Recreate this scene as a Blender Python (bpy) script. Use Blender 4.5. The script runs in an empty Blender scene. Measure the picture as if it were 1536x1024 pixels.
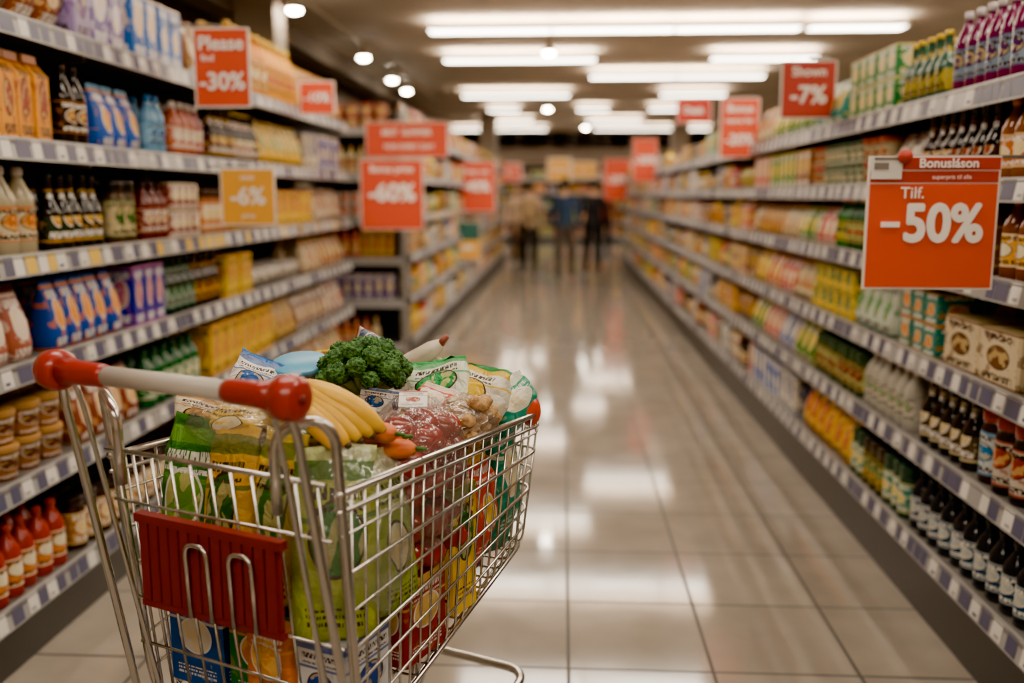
import bpy, math, random
import numpy as np
from mathutils import Vector, Matrix, noise, Euler
random.seed(7)
rng = random.Random(11)
SC = bpy.context.scene

# ------------------------------------------------------------------ helpers
def C(h, a=1.0):
    v = [int(h[i:i+2], 16)/255 for i in (0, 2, 4)]
    return tuple([(x/12.92 if x <= .04045 else ((x+.055)/1.055)**2.4) for x in v]+[a])

def mat(name, col, rough=.5, metal=0, emis=None, estr=0, spec=.5, coat=0):
    m = bpy.data.materials.new(name); m.use_nodes = True
    b = m.node_tree.nodes['Principled BSDF']
    b.inputs['Base Color'].default_value = col
    b.inputs['Roughness'].default_value = rough
    b.inputs['Metallic'].default_value = metal
    b.inputs['Specular IOR Level'].default_value = spec
    b.inputs['Coat Weight'].default_value = coat
    if emis:
        b.inputs['Emission Color'].default_value = emis
        b.inputs['Emission Strength'].default_value = estr
    return m

def noisy(m, c1, c2, scale=20, bump=0, detail=4, lo=.35, hi=.65):
    nt = m.node_tree; b = nt.nodes['Principled BSDF']
    tc = nt.nodes.new('ShaderNodeTexCoord'); n = nt.nodes.new('ShaderNodeTexNoise')
    n.inputs['Scale'].default_value = scale; n.inputs['Detail'].default_value = detail
    r = nt.nodes.new('ShaderNodeValToRGB')
    r.color_ramp.elements[0].color = c1; r.color_ramp.elements[1].color = c2
    r.color_ramp.elements[0].position = lo; r.color_ramp.elements[1].position = hi
    nt.links.new(tc.outputs['Object'], n.inputs['Vector'])
    nt.links.new(n.outputs['Fac'], r.inputs['Fac']); nt.links.new(r.outputs['Color'], b.inputs['Base Color'])
    if bump:
        bp = nt.nodes.new('ShaderNodeBump'); bp.inputs['Strength'].default_value = bump
        bp.inputs['Distance'].default_value = .01
        nt.links.new(n.outputs['Fac'], bp.inputs['Height']); nt.links.new(bp.outputs['Normal'], b.inputs['Normal'])
    return m

def link(o, parent=None):
    SC.collection.objects.link(o)
    if parent is not None: o.parent = parent
    return o

def empty(name, M=None):
    e = bpy.data.objects.new(name, None); e.empty_display_size = .1
    SC.collection.objects.link(e)
    if M is not None: e.matrix_world = M
    return e

class MB:
    def __init__(s): s.v=[]; s.f=[]; s.m=[]
    def add(s, vs, fs, m=0):
        o=len(s.v); s.v+= [tuple(p) for p in vs]
        s.f += [tuple(i+o for i in f) for f in fs]; s.m += [m]*len(fs)
    def box(s, x0,x1,y0,y1,z0,z1,m=0):
        vs=[(x0,y0,z0),(x1,y0,z0),(x1,y1,z0),(x0,y1,z0),(x0,y0,z1),(x1,y0,z1),(x1,y1,z1),(x0,y1,z1)]
        s.add(vs,[(3,2,1,0),(4,5,6,7),(0,1,5,4),(1,2,6,5),(2,3,7,6),(3,0,4,7)],m)
    def tube(s, pts, r, n=8, m=0, closed=False):
        P=[Vector(p) for p in pts]; N=len(P)
        rr = r if isinstance(r,(list,tuple)) else [r]*N
        vs=[]; up=None
        for i in range(N):
            if closed: t=(P[(i+1)%N]-P[i-1])
            else: t=P[min(i+1,N-1)]-P[max(i-1,0)]
            t.normalize()
            if up is None:
                a=Vector((0,0,1)) if abs(t.z)<.9 else Vector((1,0,0))
                up=(a-t*a.dot(t)).normalized()
            else:
                up=(up-t*up.dot(t)).normalized()
            w=t.cross(up)
            for k in range(n):
                a=2*math.pi*k/n
                vs.append(P[i]+(up*math.cos(a)+w*math.sin(a))*rr[i])
        fs=[]
        R = N if closed else N-1
        for i in range(R):
            j=(i+1)%N
            for k in range(n):
                l=(k+1)%n
                fs.append((i*n+k,i*n+l,j*n+l,j*n+k))
        if not closed:
            fs.append(tuple(reversed(range(n)))); fs.append(tuple(range((N-1)*n,N*n)))
        s.add(vs,fs,m)
    def ball(s, c, r, m=0, nu=16, nv=10, sc=(1,1,1), fn=None, R=None):
        vs=[];fs=[]
        for j in range(nv+1):
            ph=math.pi*j/nv
            for i in range(nu):
                th=2*math.pi*i/nu
                p=Vector((math.sin(ph)*math.cos(th),math.sin(ph)*math.sin(th),math.cos(ph)))
                k=fn(p) if fn else 1
                q=Vector((p.x*sc[0],p.y*sc[1],p.z*sc[2]))*r*k
                if R is not None: q=R@q
                vs.append(q+Vector(c))
        for j in range(nv):
            for i in range(nu):
                l=(i+1)%nu
                fs.append((j*nu+i,(j+1)*nu+i,(j+1)*nu+l,j*nu+l))
        s.add(vs,fs,m)
    def obj(s, name, mats, parent=None, smooth=True, M=None):
        me=bpy.data.meshes.new(name); me.from_pydata(s.v,[],s.f)
        for x in mats: me.materials.append(x)
        me.polygons.foreach_set('material_index', s.m)
        me.polygons.foreach_set('use_smooth',[smooth]*len(s.f)); me.update()
        o=bpy.data.objects.new(name,me); link(o,parent)
        if M is not None: o.matrix_world=M
        return o

def fillet(pts, r, k=5):
    P=[Vector(p) for p in pts]; out=[P[0]]
    for i in range(1,len(P)-1):
        a=P[i-1]-P[i]; b=P[i+1]-P[i]
        d=min(r,a.length*.45,b.length*.45)
        A=P[i]+a.normalized()*d; B=P[i]+b.normalized()*d
        for j in range(k+1):
            t=j/k
            out.append(A*(1-t)**2+P[i]*2*t*(1-t)+B*t*t)
    out.append(P[-1]); return out

# ------------------------------------------------------------------ print material
def print_material(name='packaging_print', bump=0, fine=False):
    m=bpy.data.materials.new(name); m.use_nodes=True; nt=m.node_tree; N=nt.nodes; L=nt.links
    b=N['Principled BSDF']
    def at(n):
        a=N.new('ShaderNodeAttribute'); a.attribute_name=n; return a
    A=at('colA');B=at('colB');S=at('seed'); uv=N.new('ShaderNodeUVMap'); uv.uv_map='uvp'
    sp=N.new('ShaderNodeSeparateXYZ'); L.new(uv.outputs[0],sp.inputs[0])
    def M(op,a,c=None,d=None):
        n=N.new('ShaderNodeMath'); n.operation=op
        for i,x in enumerate((a,c,d)):
            if x is None: continue
            if isinstance(x,(int,float)): n.inputs[i].default_value=x
            else: L.new(x,n.inputs[i])
        return n.outputs[0]
    u,v=sp.outputs[0],sp.outputs[1]; s=S.outputs['Fac']
    du=M('SUBTRACT',u,.5); dv=M('SUBTRACT',v,M('MULTIPLY_ADD',s,.2,.45))
    rr=M('SQRT',M('ADD',M('MULTIPLY',du,du),M('MULTIPLY',M('MULTIPLY',dv,dv),1.6 if not fine else 2.4)))
    circ=M('LESS_THAN',rr,M('MULTIPLY_ADD',s,.12,.22))
    ring=M('MULTIPLY',M('LESS_THAN',rr,M('MULTIPLY_ADD',s,.12,.25)),M('GREATER_THAN',rr,M('MULTIPLY_ADD',s,.12,.22)))
    cmb=N.new('ShaderNodeCombineXYZ'); L.new(M('MULTIPLY_ADD',s,37,u),cmb.inputs[0]); L.new(M('MULTIPLY_ADD',s,11,v),cmb.inputs[1])
    nz=N.new('ShaderNodeTexNoise'); nz.inputs['Scale'].default_value=5; L.new(cmb.outputs[0],nz.inputs['Vector'])
    cm2=N.new('ShaderNodeCombineXYZ'); L.new(M('MULTIPLY_ADD',s,37,M('MULTIPLY',u,34 if fine else 14)),cm2.inputs[0]); L.new(M('FLOOR',M('MULTIPLY',v,24)),cm2.inputs[1])
    nz2=N.new('ShaderNodeTexNoise'); nz2.inputs['Scale'].default_value=1; nz2.inputs['Detail'].default_value=0; L.new(cm2.outputs[0],nz2.inputs['Vector'])
    inu=M('MULTIPLY',M('GREATER_THAN',u,.14),M('LESS_THAN',u,.86))
    def band(a,c): return M('MULTIPLY',M('GREATER_THAN',v,a),M('LESS_THAN',v,c))
    if fine: bs=[band(.10,.125),band(.145,.165),band(.185,.20),band(.80,.86),band(.74,.765)]
    else: bs=[band(.08,.2),band(.80,.92)]
    acc=bs[0]
    for x in bs[1:]: acc=M('ADD',acc,x)
    txt=M('MULTIPLY',M('MULTIPLY',acc,inu),M('GREATER_THAN',nz2.outputs['Fac'],.47))
    stripe=band(.69,.72) if fine else band(.95,1.0)
    topc=band(.90,1.0) if fine else band(.0,.05)
    blot=M('MULTIPLY',M('GREATER_THAN',nz.outputs['Fac'],.62 if fine else .58),M('GREATER_THAN',v,0))
    ok=M('GREATER_THAN',u,-1)
    def mix(f,a,c):
        n=N.new('ShaderNodeMix'); n.data_type='RGBA'
        if isinstance(f,(int,float)): n.inputs[0].default_value=f
        else: L.new(f,n.inputs[0])
        for i,x in ((6,a),(7,c)):
            if isinstance(x,tuple): n.inputs[i].default_value=x
            else: L.new(x,n.inputs[i])
        return n.outputs[2]
    gray=N.new('ShaderNodeRGBToBW'); L.new(A.outputs['Color'],gray.inputs[0])
    tcol=mix(M('GREATER_THAN',gray.outputs[0],.3),C('f2eee4'),C('3a2418'))
    food=mix(M('GREATER_THAN',nz.outputs['Fac'],.52),B.outputs['Color'],mix(.5,B.outputs['Color'],C('f4dca0')))
    c1=mix(M('MULTIPLY',M('MULTIPLY',blot,ok),.25 if fine else .6),A.outputs['Color'],B.outputs['Color'])
    c1=mix(M('MULTIPLY',M('ADD',stripe,topc),.8),c1,B.outputs['Color'])
    c1=mix(M('MULTIPLY',ring,ok),c1,tcol)
    c2=mix(M('MULTIPLY',circ,ok),c1,food)
    c3=mix(M('MULTIPLY',txt,ok),c2,tcol)
    hs=N.new('ShaderNodeHueSaturation'); hs.inputs['Saturation'].default_value=1.2; hs.inputs['Value'].default_value=.92
    L.new(c3,hs.inputs['Color'])
    L.new(hs.outputs[0],b.inputs['Base Color']); L.new(A.outputs['Alpha'],b.inputs['Roughness'])
    if bump:
        tc=N.new('ShaderNodeTexCoord'); n3=N.new('ShaderNodeTexNoise'); n3.inputs['Scale'].default_value=28; n3.inputs['Detail'].default_value=3
        n3.inputs['Distortion'].default_value=1.0
        L.new(tc.outputs['Object'],n3.inputs['Vector'])
        bp=N.new('ShaderNodeBump'); bp.inputs['Strength'].default_value=bump; bp.inputs['Distance'].default_value=.015
        L.new(n3.outputs['Fac'],bp.inputs['Height']); L.new(bp.outputs['Normal'],b.inputs['Normal'])
    return m
PRINT=print_material(); PRINT_FILM=print_material('printed_film',.8,True); PRINT_CARD=print_material('printed_card',0,True)

# ------------------------------------------------------------------ product prototypes
BODY,LAB,CAP=0,1,2
def loft(levels,n=12,kind='round',smooth=True,extra=None):
    V=[];loops=[];tot=[];roles=[];uv=[]
    if kind=='round':
        sec=[(.5*math.cos(2*math.pi*(k+.5)/n),.5*math.sin(2*math.pi*(k+.5)/n)) for k in range(n)]
    elif kind=='soft':
        sec=[]
        for k in range(n):
            a=2*math.pi*(k+.5)/n; c_,s_=math.cos(a),math.sin(a)
            sec.append((.5*math.copysign(abs(c_)**.6,c_),.5*math.copysign(abs(s_)**.6,s_)))
    else:
        c=.035; sec=[(.5,-.5+c),(.5,.5-c),(.5-c,.5),(-.5+c,.5),(-.5,.5-c),(-.5,-.5+c),(-.5+c,-.5),(.5-c,-.5)]; n=8
    lz=[l[0] for i,l in enumerate(levels[:-1]) if l[3]==LAB]
    lt=[levels[i+1][0] for i,l in enumerate(levels[:-1]) if l[3]==LAB]
    z0,z1=(min(lz),max(lt)) if lz else (0,1)
    for z,hw,hd,r in levels:
        for x,y in sec: V.append((x*2*hw,y*2*hd,z))
    def UV(x,y,z,dm):
        if kind=='round' :
            a=math.atan2(y,x)+math.pi/2
            a=(a+math.pi)%(2*math.pi)-math.pi
            uu=.5+a/math.pi
        else: uu=(x+.5) if dm==0 else (y+.5)
        return (uu,(z-z0)/(z1-z0))
    for i in range(len(levels)-1):
        role=levels[i][3]
        for k in range(n):
            l=(k+1)%n
            ids=(i*n+k,i*n+l,(i+1)*n+l,(i+1)*n+k)
            loops+=ids; tot.append(4); roles.append(role)
            dx=abs(sec[l][0]-sec[k][0]); dy=abs(sec[l][1]-sec[k][1]); dm=0 if dx>dy else 1
            if kind=='soft': dm=0
            for q in ids:
                x,y=sec[q%n]
                if role==LAB: uv.append(UV(x,y,V[q][2],dm))
                else: uv.append((-9,-9))
    N=len(levels)
    loops+=list(range((N-1)*n,N*n)); tot.append(n); roles.append(levels[-2][3] if levels[-2][3]!=LAB else BODY); uv+=[(-9,-9)]*n
    loops+=list(reversed(range(n))); tot.append(n); roles.append(BODY); uv+=[(-9,-9)]*n
    return dict(V=np.array(V,float),L=np.array(loops),T=np.array(tot),R=np.array(roles),U=np.array(uv,float),smooth=smooth)

def rnd(lv): return [(z,r,r,k) for z,r,k in lv]
P={}
for n,suf in ((16,''),(8,'_lo')):
    P['bottle'+suf]=loft(rnd([(0,.44,0),(.02,.5,0),(.16,.5,1),(.55,.5,0),(.62,.49,0),(.70,.42,0),(.78,.28,0),(.86,.17,0),(.9,.16,2),(.905,.2,2),(.985,.19,2),(1,.15,2)]),n)
    P['beer'+suf]=loft(rnd([(0,.44,0),(.02,.5,0),(.12,.5,1),(.45,.5,0),(.52,.48,0),(.6,.36,0),(.68,.22,1),(.8,.18,0),(.93,.17,2),(.94,.21,2),(1,.19,2)]),n)
    P['jar'+suf]=loft(rnd([(0,.46,0),(.03,.5,0),(.12,.5,1),(.7,.5,0),(.78,.46,0),(.82,.42,0),(.83,.47,2),(.98,.47,2),(1,.44,2)]),n)
    P['can'+suf]=loft(rnd([(0,.44,2),(.03,.49,2),(.05,.5,1),(.94,.5,2),(.97,.48,2),(1,.46,2)]),n)
    P['tub'+suf]=loft(rnd([(0,.38,0),(.03,.40,1),(.8,.48,2),(.82,.5,2),(.97,.5,2),(1,.48,2)]),n)
    P['pouch'+suf]=loft([(0,.40,.36,1),(.04,.47,.46,1),(.25,.5,.5,1),(.55,.49,.40,1),(.78,.47,.2,1),(.92,.46,.05,2),(1,.47,.03,2)],16 if n==16 else 12,'soft')
    P['flow'+suf]=loft([(0,.48,.05,2),(.06,.47,.08,1),(.2,.48,.35,1),(.5,.5,.45,1),(.8,.48,.35,1),(.93,.47,.06,2),(1,.48,.04,2)],16 if n==16 else 12,'soft')
    P['box'+suf]=loft([(0,.49,.49,1),(.01,.5,.5,1),(.99,.5,.5,1),(1,.49,.49,1)],8,'rbox',False)
    P['carton'+suf]=loft([(0,.49,.49,1),(.01,.5,.5,1),(.76,.5,.5,1),(.91,.5,.06,2),(1,.5,.05,2)],8,'rbox',False)

class Mass:
    def __init__(s): s.V=[];s.L=[];s.T=[];s.A=[];s.B=[];s.U=[];s.S=[];s.sm=[];s.n=0
    def add(s,p,R,off,pal,seed):
        V=p['V']@np.array(R).T+np.array(off)
        s.V.append(V);s.L.append(p['L']+s.n);s.T.append(p['T']);s.U.append(p['U'])
        body,lab,art,cap=pal[:4]; ro=pal[4] if len(pal)>4 else .35
        TA=np.array([body[:3]+(ro,),lab[:3]+(ro+.1,),cap[:3]+(ro,)]); TB=np.array([body,art,cap])
        s.A.append(TA[p['R']]);s.B.append(TB[p['R']]);s.S.append(np.full(len(p['R']),seed)); s.sm.append(np.full(len(p['R']),p['smooth']))
        s.n+=len(V)
    def obj(s,name,m=None,parent=None):
        V=np.concatenate(s.V);L=np.concatenate(s.L);T=np.concatenate(s.T);U=np.concatenate(s.U)
        me=bpy.data.meshes.new(name)
        me.vertices.add(len(V));me.vertices.foreach_set('co',V.astype(np.float32).ravel())
        me.loops.add(len(L));me.loops.foreach_set('vertex_index',L.astype(np.int32))
        me.polygons.add(len(T));me.polygons.foreach_set('loop_start',np.concatenate(([0],np.cumsum(T)[:-1])).astype(np.int32))
        me.update(calc_edges=True)
        me.polygons.foreach_set('use_smooth',np.concatenate(s.sm))
        for n,d in (('colA',s.A),('colB',s.B)):
            a=me.attributes.new(n,'FLOAT_COLOR','FACE');a.data.foreach_set('color',np.concatenate(d).astype(np.float32).ravel())
        a=me.attributes.new('seed','FLOAT','FACE');a.data.foreach_set('value',np.concatenate(s.S).astype(np.float32))
        u=me.uv_layers.new(name='uvp');u.data.foreach_set('uv',U.astype(np.float32).ravel())
        me.materials.append(m or PRINT)
        o=bpy.data.objects.new(name,me);link(o,parent);return o

def pal(b,l,a,c,r=.35): return (C(b),C(l),C(a),C(c),r)
WARM=[pal('e0a020','e8b838','c03818','e8c040'),pal('c85020','d86028','f0d080','a03010'),pal('d8c8a0','e0d4b0','b85820','c89848'),
 pal('8a4a20','a05a28','e8c070','602810'),pal('e8b020','f0c840','2e6a30','e0a010'),pal('b82018','c82a1c','f0e0c0','901810'),
 pal('e8e0d0','ece6d8','2a5a9a','d8d0c0'),pal('3a7030','4a8038','f0d050','2a5020'),pal('c89050','d8a868','7a2a18','a87038'),
 pal('f0d060','f4dc78','d06018','e8b830'),pal('6a3a20','7a4828','e0b060','3a2010'),pal('d8d0c0','e8e4d8','c83020','b8b0a0')]
COOL=[pal('2050a0','2858b0','f0e8d0','183878'),pal('4a3a80','5a4a90','e8d8b0','302858'),pal('208080','2a9088','f0d060','186060'),pal('a8c8d8','d0dce0','2858a0','4878a0')]
DARK=[pal('1c1410','3a2418','c8a050','101010',.12),pal('2a160c','602818','e0b868','181010',.12),pal('101a12','284830','d8d0b0','0c0c0c',.12),pal('20140e','d8c8a8','a03018','a02818',.12),pal('14100e','8a2a1c','e8dcc0','c8a038',.12)]
ALLP=WARM+WARM+COOL+DARK
def segrow(ms,orient,xf,y0,y1,z,kind,w,d,h,pals,rows=2,stack=1,lo=False,run=4,jit=.003):
    p=P[kind+('_lo' if lo else '')]
    y=y0+w/2; i=0; seed=rng.random(); pl=rng.choice(pals)
    while y+w/2<=y1+1e-6:
        if i%run==0 and i: pl=rng.choice(pals); seed=rng.random()
        for r in range(rows):
            for st in range(stack):
                dd=d*(r+.5)+.015*r+rng.uniform(0,jit*3); hh=h*rng.uniform(.985,1.0)
                a=rng.uniform(-.05,.05); ca,sa=math.cos(a),math.sin(a)
                S=np.diag([w*.94,d*.96,hh]); Rz=np.array([[ca,-sa,0],[sa,ca,0],[0,0,1]])
                if orient=='R': Q=np.array([[0,1,0],[-1,0,0],[0,0,1]]); off=(xf+dd,y,z+st*h)
                elif orient=='L': Q=np.array([[0,-1,0],[1,0,0],[0,0,1]]); off=(xf-dd,y,z+st*h)
                else: Q=np.eye(3); off=(y,xf+dd,z+st*h)
                ms.add(p,Q@Rz@S,off,pl,seed)
        y+=w*1.03; i+=1

# ------------------------------------------------------------------ materials
M_shelf=noisy(mat('shelf_metal',C('7c7771'),.4,.2),C('706b65'),C('827d77'),8)
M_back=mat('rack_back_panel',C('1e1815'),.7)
M_kick=mat('kick_plate',C('282520'),.4)
M_strip=mat('price_rail',C('a09e9c'),.35)
M_tagw=mat('price_tag_white',C('e2ded6'),.5)
M_tagb=mat('price_tag_slate',C('50506c'),.45)
M_tagy=mat('price_tag_yellow',C('e0b840'),.5)
M_chrome=mat('chrome_wire',C('cfcbc4'),.2,1.0)
M_red=mat('red_plastic',C('a0180c'),.32,coat=.3)
M_white=mat('grip_plastic_grey',C('c0b9ae'),.4)
M_rubber=mat('wheel_rubber',C('2a2826'),.6)

def floor_mat():
    m=bpy.data.materials.new('polished_floor_tiles');m.use_nodes=True;nt=m.node_tree;N=nt.nodes;L=nt.links;b=N['Principled BSDF']
    tc=N.new('ShaderNodeTexCoord');mp=N.new('ShaderNodeMapping');L.new(tc.outputs['Object'],mp.inputs[0])
    br=N.new('ShaderNodeTexBrick');br.offset=0;br.squash=1
    br.inputs['Scale'].default_value=1;br.inputs['Brick Width'].default_value=.46;br.inputs['Row Height'].default_value=.50
    br.inputs['Mortar Size'].default_value=.006;br.inputs['Mortar Smooth'].default_value=.1
    br.inputs['Color1'].default_value=C('94897b');br.inputs['Color2'].default_value=C('9c9183');br.inputs['Mortar'].default_value=C('342c24')
    mp.inputs['Location'].default_value=(-.03,.20,0);L.new(mp.outputs[0],br.inputs['Vector'])
    nz=N.new('ShaderNodeTexNoise');nz.inputs['Scale'].default_value=5;nz.inputs['Detail'].default_value=8;L.new(tc.outputs['Object'],nz.inputs['Vector'])
    rp=N.new('ShaderNodeMapRange');rp.inputs[3].default_value=.74;rp.inputs[4].default_value=1.2
    L.new(nz.outputs['Fac'],rp.inputs[0])
    hs=N.new('ShaderNodeHueSaturation');L.new(br.outputs['Color'],hs.inputs['Color']);L.new(rp.outputs[0],hs.inputs['Value'])
    L.new(hs.outputs[0],b.inputs['Base Color'])
    r2=N.new('ShaderNodeMapRange');r2.inputs[3].default_value=.05;r2.inputs[4].default_value=.12;L.new(nz.outputs['Fac'],r2.inputs[0])
    ad=N.new('ShaderNodeMath');ad.operation='MULTIPLY_ADD';L.new(br.outputs['Fac'],ad.inputs[0]);ad.inputs[1].default_value=.5;L.new(r2.outputs[0],ad.inputs[2])
    L.new(ad.outputs[0],b.inputs['Roughness']);b.inputs['Specular IOR Level'].default_value=.7
    bp=N.new('ShaderNodeBump');bp.inputs['Strength'].default_value=.4;bp.inputs['Distance'].default_value=.002;bp.invert=True
    L.new(br.outputs['Fac'],bp.inputs['Height']);L.new(bp.outputs[0],b.inputs['Normal'])
    return m
XL,XR,YB,YF,H=-6.5,6.5,36,-3,3.5
f=MB();f.box(XL,XR,YF,YB,-.1,0);f.obj('floor',[floor_mat()],smooth=False)
M_ceil=noisy(mat('ceiling_paint',C('cebfab'),.8),C('c6b7a3'),C('d6c7b3'),1.5)
f=MB();f.box(XL,XR,YF,YB,H,H+.1);f.obj('ceiling',[M_ceil],smooth=False)
M_wall=noisy(mat('wall_paint',C('b8aa96'),.8),C('b0a28e'),C('c0b29e'),2)
for nm,a in (('wall_left',(XL-.1,XL,YF,YB,0,H)),('wall_right',(XR,XR+.1,YF,YB,0,H)),('wall_back',(XL,XR,YB,YB+.1,0,H)),('wall_front',(XL,XR,YF-.1,YF,0,H))):
    f=MB();f.box(*a);f.obj(nm,[M_wall],smooth=False)
M_dark=mat('dark_header',C('7a6a5a'),.7)
f=MB();f.box(-6.4,6.4,30.2,30.4,2.42,2.95);f.obj('trim_1',[M_dark],smooth=False)
M_sof=mat('soffit_paint',C('85786a'),.8)
f=MB();f.box(-6.4,-3.9,-2.9,29.8,3.0,3.5);f.box(-3.55,-3.25,-2.9,29.8,3.28,3.5);f.obj('trim_2',[M_sof],smooth=False)
M_col=mat('column_paint',C('a59684'),.7)
for x,y in ((-3.05,9.6),(-1.9,24.0),(2.9,24.0)):
    f=MB();f.box(x-.2,x+.2,y-.2,y+.2,0,3.5);f.box(x-.23,x+.23,y-.23,y+.23,0,.25);f.box(x-.23,x+.23,y-.23,y+.23,3.35,3.5);f.obj('support_column',[M_col],smooth=False)

# ------------------------------------------------------------------ ceiling lights
M_lamp=mat('fluorescent_diffuser',C('fff0d8'),.5,emis=(1,.89,.74,1),estr=22.5)
M_house=mat('lamp_housing',C('d8ccb8'),.5)
M_spot=mat('spot_bulb',C('fff0d8'),.5,emis=(1,.87,.68,1),estr=110)
def strip(x0,x1,y,w=.30):
    f=MB()
    f.box(x0,x1,y-w/2,y+w/2,3.37,3.40,1)  # glowing top is made up: lamps hang so upward light brightens the ceiling
    for ya,yb in ((y-w/2-.015,y-w/2),(y+w/2,y+w/2+.015)): f.box(x0-.015,x1+.015,ya,yb,3.365,3.41,0)
    for xa,xb in ((x0-.015,x0),(x1,x1+.015)): f.box(xa,xb,y-w/2,y+w/2,3.365,3.41,0)
    n=max(1,int((x1-x0)/1.2))
    for i in range(n+1):
        xx=x0+(x1-x0)*i/n; f.box(xx-.012,xx+.012,y-w/2-.01,y+w/2+.01,3.362,3.41,0)
        f.tube([(xx,y,3.40),(xx,y,3.5)],.008,6,0)
    f.obj('fluorescent_ceiling_light',[M_house,M_lamp],smooth=False)
for y,segs in ((-1.0,[(-1.6,2.7)]),(2.2,[(-1.6,.5),(1.2,3.3)]),(5.6,[(-2.3,.5),(1.0,3.2)]),(8.8,[(-1.0,1.5),(2,3.6)]),
  (11.2,[(-1.57,2.68),(2.76,3.84)]),(13.6,[(-1.7,.44),(2.04,3.5)]),(15.6,[(.42,3.2)]),(18.4,[(-1.95,.1),(1.83,3.06)]),
  (21.5,[(-1.7,-1.0),(.3,1.0),(1.9,2.6)]),(24.8,[(-2.2,-.8),(.6,2.0)]),(27.8,[(-4.5,-.5),(.9,4.2)])):  # last row is made up, added to brighten the far end
    for a,b_ in segs: strip(a,b_,y)
for x,y in ((-2.7,6.0),(-2.7,9.6),(-2.7,12.9),(-2.77,15.4),(-2.8,17),(-.2,12.6),(-.35,20.7),(.6,26.4)):
    f=MB();f.tube([(x,y,3.5),(x,y,3.40)],.03,10,0);f.tube([(x,y,3.42),(x,y,3.33)],[.05,.085],16,0);f.ball((x,y,3.325),.075,1,16,10,(1,1,.5))
    f.obj('ceiling_spotlight',[M_house,M_spot])
f=MB();f.box(-2.72,-2.68,4,20,3.47,3.5);f.obj('light_track',[M_house],smooth=False)

# ------------------------------------------------------------------ racks
def rack(name,side,xf,y0,y1,zs,depth=.48,top=2.2,bay=1.25):
    e=empty(name)
    f=MB(); s=side
    def bx(a,b_,*r): f.box(min(xf+s*a,xf+s*b_),max(xf+s*a,xf+s*b_),*r)
    bx(depth,depth+.03,y0,y1,0,top,1)
    bx(.03,.05,y0,y1,0,zs[0]-.05,2)
    for y in (y0,y1-.03): bx(.0,depth,y,y+.03,0,.12,2)
    n=round((y1-y0)/bay)
    for i in range(n+1):
        yy=y0+(y1-y0)*i/n
        bx(depth-.03,depth,yy-.02,yy+.02,0,top,0)
        for z in zs[1:]:
            bx(.06,depth-.02,yy-.006,yy+.006,z-.075,z-.03,0)
    for z in zs:
        bx(.008,depth,y0,y1,z-.025,z,0)
    f.obj('rack_frame',[M_shelf,M_back,M_kick],e,False)
    g=MB()
    for z in zs:
        a,b_,c_,d_=xf,xf+s*.012,xf+s*.014,xf+s*.002
        vs=[(a,y0,z-.062),(b_,y0,z+.01),(b_+s*.006,y0,z+.01),(a+s*.008,y0,z-.062)]
        vs+=[(x,y1,zz) for x,_,zz in vs]
        g.add(vs,[(0,1,5,4),(1,2,6,5),(2,3,7,6),(3,0,4,7),(0,3,2,1),(4,5,6,7)],0)
        y=y0+.02; alt=0
        while y<y1-.09:
            alt+=1
            w=rng.choice((.05,.055,.06)) if alt%2 else rng.choice((.05,.06,.08)); k=1 if alt%2 else 2
            if rng.random()<.15: k=0 if k==2 else 2
            if side<0 and z>1.2 and z<1.4 and rng.random()<.2: k=3
            off=-s*.0015
            t0,t1=(.1,.9)
            def pt(t): return (xf+s*.012*t+off, z-.062+.072*t)
            (xa,za),(xb,zb)=pt(t0),pt(t1)
            fc=[(0,1,2,3)]
            g.add([(xa,y,za),(xa,y+w,za),(xb,y+w,zb),(xb,y,zb)],fc if s<0 else [(3,2,1,0)],k)
            if k==1 and w>.05:
                g.add([(xa-s*.001,y+.008,za+.008),(xa-s*.001,y+w*.6,za+.008),(xa-s*.001+s*.002,y+w*.6,za+.018),(xa-s*.001+s*.002,y+.008,za+.018)],fc if s<0 else [(3,2,1,0)],2 if rng.random()<.5 else 0)
            y+=w+rng.choice((.004,.010,.015,.03))
    g.obj('price_rails',[M_strip,M_tagw,M_tagb,M_tagy],e,False)
    return e
ZL=[.22,.60,.965,1.305,1.67,2.05]; ZR=[.27,.61,.93,1.25,1.54,1.83]
rack('gondola_shelving',-1,-1.70,-.6,7.5,ZL,top=2.25)
rack('gondola_shelving',-1,-1.34,8.3,22.0,ZL,top=2.25)
rack('gondola_shelving',1,1.27,-.6,20.5,ZR,top=2.0)

NM=dict(bottle='bottle_row',beer='glass_bottle_row',jar='jar_row',can='can_row',tub='tub_row',pouch='pouch_row',flow='packet_row',box='box_row',carton='carton_row')
def seg(side,zi,y0,y1,kind,w,d,h,pals,rows=2,stack=1,run=6,name=None):
    ms=Mass(); z=(ZL if side=='L' else ZR)[zi]
    xf=(-1.70-.03) if side=='L' else (1.27+.03)
    segrow(ms,side,xf,y0,y1,z,kind,w,d,h,pals,rows,stack,False,run)
    ms.obj(name or NM[kind])
p_=pal
seg('L',5,2.4,3.35,'flow',.15,.16,.26,[p_('b08458','c09868','f0e0c0','90602f'),p_('7a3a24','8a4a30','e8c890','5a2818')],run=2)
seg('L',5,3.36,3.8,'box',.13,.17,.27,[p_('6a5a90','7a6aa0','e8e0e8','504078'),p_('8a7aa0','a090b8','603878','806898')],run=1)
seg('L',5,3.82,4.35,'box',.12,.16,.26,[p_('2a4a98','3058a8','f0f0f0','203878'),p_('4468b8','5078c0','f0d8c0','304890')],run=2)
seg('L',5,4.4,5.0,'pouch',.14,.16,.27,[p_('8a5a30','986838','e8d0a0','704018')])
seg('L',5,5.0,6.2,'bottle',.115,.12,.36,[p_('e09020','e8a030','f8e8c0','e8b850'),p_('f0a830','f0b040','c04818','e8c870')],rows=3,run=5)
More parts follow.
